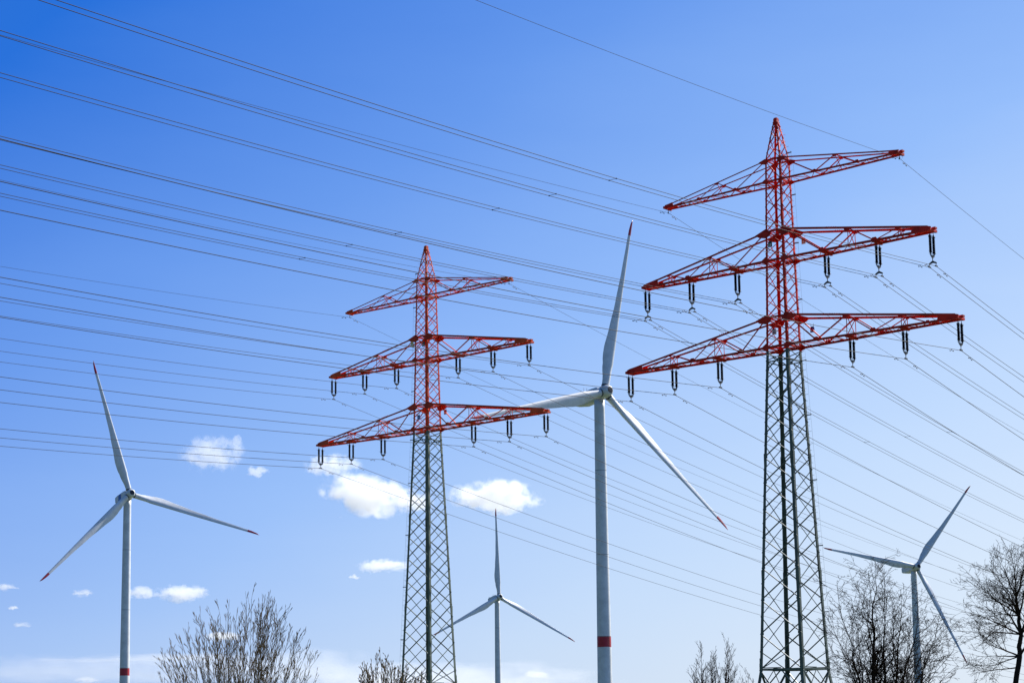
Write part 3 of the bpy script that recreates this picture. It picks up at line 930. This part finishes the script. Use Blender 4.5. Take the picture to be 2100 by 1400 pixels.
D2 = 56.0
cfgB = dict(cfgA); cfgB.update(wob=.13, rmin=.0042, gap=[.22, .18, .13, .1], ang=(28, 60), seg=.3, start=.15, reach=1.05, fall=.45)
bB = gz(at(2040, 1400, D2))
f0, f1, f2, f3 = at(2091, 1345, D2), at(2094, 1300, D2), at(2090, 1262, D2), at(2084, 1225, D2)
def sb(org, x1, y1, r, bow=.4, dens=6.5, rend=0.0): return (org, jit(at(x1, y1, D2), .9), r, bow, dens, rend)
tB = make_tree("bare_tree", "bare spreading tree with one dark leaning trunk, cut by the right picture edge", "tree", bB,
    [(bB, f0, .095, .6, .01, .08), (f0, f1, .078, .5, .01, .065), (f1, f2, .062, .5, .5, .055), (f2, f3, .055, .5, .5, .04),
     sb(f3, 2095, 1140, .035, .5, 8), sb(f3, 2064, 1140, .035, .45, 8), sb(f2, 2040, 1160, .035, .4, 8), sb(f2, 2012, 1160, .032, .35, 8), sb(f1, 1992, 1190, .036, .3, 8),
     sb(f1, 1985, 1250, .03, .4, 7), sb(f0, 2000, 1300, .03, .45, 7), sb(f1, 2150, 1150, .04, .5, 7), sb(f0, 2190, 1230, .04, .4, 7), sb(f0, 2005, 1345, .026, .5, 7), sb(at(2085, 1368, D2), 2012, 1378, .022, .5, 7),
     sb(f2, 1985, 1200, .03, .35, 8), sb(f1, 1975, 1290, .026, .4, 7), sb(f3, 2045, 1135, .028, .4, 8), sb(f2, 2020, 1250, .026, .4, 8), sb(f1, 2040, 1290, .026, .5, 8), sb(f2, 2060, 1190, .028, .4, 8), sb(f0, 1990, 1375, .022, .5, 7), sb(f1, 2130, 1250, .03, .5, 7), sb(f2, 2120, 1120, .032, .45, 8), sb(f2, 2030, 1215, .026, .4, 8), sb(f3, 2078, 1170, .026, .4, 8)], .095, cfgB, 23, M_BARK, M_TWIG)

# big pale willow bush at the lower left
D3 = 48.0
cfgC = dict(seg=.3, wob=.035, up=.05, rmin=.0036, levels=3, minlen=.12, gap=[.22, .2, .16, .12], bare=.2, ang=(10, 28), ratio=.42, start=.4, side=.2, swob=.04, bud=True, reach=.55, fall=.35)
rg2 = random.Random(9)
outline = [(335, 1345), (350, 1320), (368, 1300), (385, 1282), (402, 1262), (418, 1252), (432, 1262), (446, 1250), (460, 1268), (476, 1255), (490, 1262), (502, 1244), (513, 1228), (522, 1216), (533, 1230), (545, 1238),
           (553, 1226), (562, 1214), (570, 1250), (582, 1258), (594, 1245), (606, 1272), (617, 1300), (628, 1318), (640, 1335), (650, 1352)]
stC = []
for x, y in outline:
    bx = 492 + (x - 492) * .12
    stC.append((gz(at(bx, 1400, D3)) + Vector((0, rg2.uniform(-.3, .3), 0)), at(492 + (x - 492) * .96 + rg2.uniform(-4, 4), y + 12, D3) + Vector((0, rg2.uniform(-.8, .8), 0)), .019, .6, 3.4))
for i in range(70):
    x = rg2.uniform(340, 645)
    top_ = min(outline, key=lambda q: abs(q[0] - x))[1]
    y = top_ + rg2.uniform(12, 90)
    bx = 492 + (x - 492) * .15
    stC.append((gz(at(bx, 1400, D3)) + Vector((0, rg2.uniform(-.4, .4), 0)), at(x, y, D3) + Vector((0, rg2.uniform(-1.2, 1.2), 0)), .015, .6, 3.2))
make_tree("willow_bush", "large leafless bush of upright budding shoots at the lower left", "bush", gz(at(492, 1400, D3)), stC, .03, cfgC, 31, M_BARK2, M_TWIG2)

# small bush at the foot of the farther pylon
D4 = 70.0
stD = []
for i in range(40):
    x = rg2.uniform(738, 872); y = 1352 + abs(x - 790) * .35 + rg2.uniform(0, 32)
    stD.append((gz(at(795 + (x - 795) * .3, 1400, D4)), at(x, y, D4) + Vector((0, rg2.uniform(-.9, .9), 0)), .022, .45, 3.2))
cfgD = dict(cfgC); cfgD.update(rmin=.007, levels=3, reach=.6)
make_tree("budding_bush", "small budding bush beside the foot of the farther orange pylon", "bush", gz(at(795, 1400, D4)), stD, .03, cfgD, 37, M_BARK2, M_TWIG2)

# slender saplings left of the nearer pylon
cfgE = dict(cfgA); cfgE.update(seg=.4, wob=.09, up=.08, rmin=.0065, levels=3, ang=(18, 40), side=.2, ratio=.45, gap=[.3, .26, .22, .2], start=.35, swob=.03, reach=1.2, fall=.6)
D5 = 95.0
for x, y, w, lab, sd in ((1437, 1335, 20, "slender leafless tree between the tall turbine and nearer pylon, leftmost of three", 3), (1464, 1352, 12, "shorter middle one of three slender leafless trees left of the nearer pylon", 4), (1491, 1322, 22, "tallest slender leafless tree just left of the nearer pylon's foot", 5)):
    rq = random.Random(sd); S = []
    b0 = gz(at(x, 1400, D5))
    S.append((b0, at(x, y - 8, D5), .075, .5, 5.0))
    for i in range(6):
        S.append((b0, at(x + rq.uniform(-w, w), y + rq.uniform(8, 55), D5) + Vector((0, rq.uniform(-.6, .6), 0)), .045, .4, 4.0))
    make_tree("slender_tree", lab, "tree", b0, S, .07, cfgE, sd, M_BARK, M_TWIG, group="slender bare trees left of the nearer pylon")
b0 = gz(at(1534, 1400, D5))
make_tree("slender_tree", "tiny leafless treetop beside the left leg of the nearer pylon", "tree", b0, [(b0, at(1534 + dx, yy, D5), .04, .4, 2.5) for dx, yy in ((0, 1378), (-12, 1388), (10, 1390))], .05, cfgE, 8, M_BARK, M_TWIG)


# ------------------------------------------------------------------ clouds (volumes far behind everything)
def cloud_material(name, seed, dens, scale, ragged, soft):
    m = bpy.data.materials.new(name); m.use_nodes = True
    nt = m.node_tree; nt.nodes.clear()
    out = nt.nodes.new("ShaderNodeOutputMaterial"); pv = nt.nodes.new("ShaderNodeVolumePrincipled")
    pv.inputs["Color"].default_value = (1, 1, 1, 1); pv.inputs["Anisotropy"].default_value = .4
    tc = nt.nodes.new("ShaderNodeTexCoord")
    def M(op, a, b=None, cl=False):
        n = nt.nodes.new("ShaderNodeMath"); n.operation = op; n.use_clamp = cl
        for i, q in enumerate((a, b)):
            if q is None: continue
            if isinstance(q, (int, float)): n.inputs[i].default_value = q
            else: nt.links.new(q, n.inputs[i])
        return n.outputs[0]
    # uneven outline: warp the body with a slow noise, flatten the base
    wz = nt.nodes.new("ShaderNodeTexNoise"); wz.inputs["Scale"].default_value = 1.3; wz.inputs["Detail"].default_value = 2
    wm = nt.nodes.new("ShaderNodeMapping"); wm.inputs["Location"].default_value = (seed * 5.1, seed * 2.3, seed * 9.7)
    nt.links.new(tc.outputs["Object"], wm.inputs["Vector"]); nt.links.new(wm.outputs["Vector"], wz.inputs["Vector"])
    ws = nt.nodes.new("ShaderNodeVectorMath"); ws.operation = 'SUBTRACT'; ws.inputs[1].default_value = (.5, .5, .5)
    nt.links.new(wz.outputs["Color"], ws.inputs[0])
    wa = nt.nodes.new("ShaderNodeVectorMath"); wa.operation = 'MULTIPLY_ADD'; wa.inputs[1].default_value = (1.1, .8, 1.5)
    nt.links.new(ws.outputs["Vector"], wa.inputs[0]); nt.links.new(tc.outputs["Object"], wa.inputs[2])
    sx = nt.nodes.new("ShaderNodeSeparateXYZ"); nt.links.new(wa.outputs["Vector"], sx.inputs[0])
    zz = M('MULTIPLY', M('MINIMUM', sx.outputs["Z"], 0.0), .8)
    cx = nt.nodes.new("ShaderNodeCombineXYZ"); nt.links.new(sx.outputs["X"], cx.inputs["X"]); nt.links.new(sx.outputs["Y"], cx.inputs["Y"])
    nt.links.new(M('ADD', sx.outputs["Z"], zz), cx.inputs["Z"])
    ln = nt.nodes.new("ShaderNodeVectorMath"); ln.operation = 'LENGTH'
    nt.links.new(cx.outputs["Vector"], ln.inputs[0])
    l0 = nt.nodes.new("ShaderNodeVectorMath"); l0.operation = 'LENGTH'
    nt.links.new(tc.outputs["Object"], l0.inputs[0])
    mp = nt.nodes.new("ShaderNodeMapping"); mp.inputs["Location"].default_value = (seed * 7.3, seed * 3.1, seed * 1.7)
    mp.inputs["Scale"].default_value = scale
    nt.links.new(tc.outputs["Object"], mp.inputs["Vector"])
    nz = nt.nodes.new("ShaderNodeTexNoise"); nz.inputs["Scale"].default_value = 1.0; nz.inputs["Detail"].default_value = 7; nz.inputs["Roughness"].default_value = .6
    nt.links.new(mp.outputs["Vector"], nz.inputs["Vector"])
    shell = M('SUBTRACT', 1.0, ln.outputs["Value"])            # 1 in the middle, 0 on the rim
    val = M('ADD', M('MULTIPLY', shell, 1.6), M('MULTIPLY', M('SUBTRACT', nz.outputs["Fac"], .5), ragged))
    val = M('MULTIPLY', M('SUBTRACT', val, .40), soft, True)
    edge = M('MULTIPLY', M('SUBTRACT', .98, l0.outputs["Value"]), 5.0, True)
    val = M('MULTIPLY', M('MULTIPLY', val, edge), dens)
    nt.links.new(val, pv.inputs["Density"]); nt.links.new(pv.outputs["Volume"], out.inputs["Volume"])
    return m

CLOUD_D = 9000.0
def make_cloud(px, py, ax, az, label, seed, dens=.012, ragged=3.2, soft=2.6, D=CLOUD_D, fine=1.0, depth=1.0, tilt=0.0, cat="cloud"):
    c = at(px, py, D); s = D / 3739.6
    bm = bmesh.new(); bmesh.ops.create_icosphere(bm, subdivisions=3, radius=1.0)
    me = bpy.data.meshes.new("cloud"); bm.to_mesh(me); bm.free()
    o = bpy.data.objects.new("cloud", me); COL.objects.link(o)
    o.location = c; o.scale = (ax * s * 1.06, ax * s * depth, az * s * 1.2); o.rotation_euler = (0, tilt, 0)
    asp = ax / az
    me.materials.append(cloud_material("cloud_volume", seed, dens, (fine * min(3.5, asp * .9), fine * min(3.5, asp * .9) * depth, fine), ragged, soft))
    tag(o, label, cat, "small white clouds")
    return o
# px, py, semi-axes in survey pixels
make_cloud(436, 934, 74, 40, "ragged white cloud right of the far left turbine's upright blade", 1, .0045, 6.5, 2.4, fine=2.6)
make_cloud(528, 969, 28, 16, "little round cloud just right of the ragged cloud above the bush", 2, .011, 3.2, fine=1.3)
make_cloud(487, 905, 12, 15, "tiny cloud wisp above the ragged cloud", 3, .011, 3.2, fine=1.2)
make_cloud(683, 957, 66, 26, "soft cloud behind the farther pylon's lowest left insulators", 4, .008, 4.4, 2.2, fine=2.0)
make_cloud(752, 1021, 112, 46, "big white cloud directly left of the farther pylon", 5, .011, 3.6, 2.8, fine=2.1, tilt=R(8))
make_cloud(835, 1030, 62, 28, "white cloud seen through the farther pylon's lattice", 6, .009, 3.8, 2.4, fine=1.9)
make_cloud(1010, 1024, 104, 40, "rounded white cloud between the farther pylon and the tall turbine", 7, .011, 3.4, 2.8, fine=2.1)
make_cloud(1080, 1030, 42, 16, "thin tail of cloud right of the rounded white cloud", 8, .007, 4.2, 2.2, fine=1.9)
make_cloud(783, 1161, 58, 17, "flat white cloud left of the farther pylon's lower mast", 9, .011, 3.2, fine=1.2)
make_cloud(727, 1183, 13, 7, "tiny cloud under the flat white cloud", 10, .03, 3.2)
make_cloud(290, 1217, 42, 15, "small cloud beside the far left turbine's tower", 11, .011, 3.2, fine=1.2)
make_cloud(372, 1217, 64, 22, "white puffy cloud above the left end of the bush", 12, .011, 3.2, fine=1.3)
make_cloud(169, 1216, 27, 9, "small flat cloud left of the far left turbine's tower", 13, .011, 3.2)
make_cloud(10, 1205, 30, 9, "small cloud cut by the left picture edge", 14, .011, 3.2)
make_cloud(27, 1246, 14, 5, "tiny flat cloud low at the left edge", 15, .03, 3.2)
make_cloud(45, 1281, 20, 7, "small cloud, lowest of those at the left edge", 16, .011, 3.2)
make_cloud(456, 1306, 44, 12, "pale cloud behind the twigs of the large bush", 17, .014, 3.2)
make_cloud(150, 1382, 420, 46, "wide pale cloud bank low at the lower left", 18, .0004, 2.6, 1.4, D=20000, fine=1.5, depth=.5)
make_cloud(560, 1378, 300, 50, "pale cloud bank behind the large bush", 19, .0007, 2.4, 1.4, D=20500, fine=1.5, depth=.5)
make_cloud(900, 1398, 420, 44, "pinkish white cloud bank low behind the two pylons", 20, .0008, 2.0, 1.6, D=21000, fine=1.4, depth=.5)
make_cloud(1098, 1384, 40, 12, "small bright cloud top on the low bank left of the tall turbine", 21, .004, 1.8, D=17000)
make_cloud(330, 1352, 300, 14, "thin pale streak of cloud above the cloud bank left of the bush", 24, .0008, 2.4, 1.4, D=19000, fine=1.4, depth=.5)
make_cloud(178, 1394, 32, 9, "small bright cloud at the lower left beside the red banded tower", 22, .004, 1.8, D=17000)
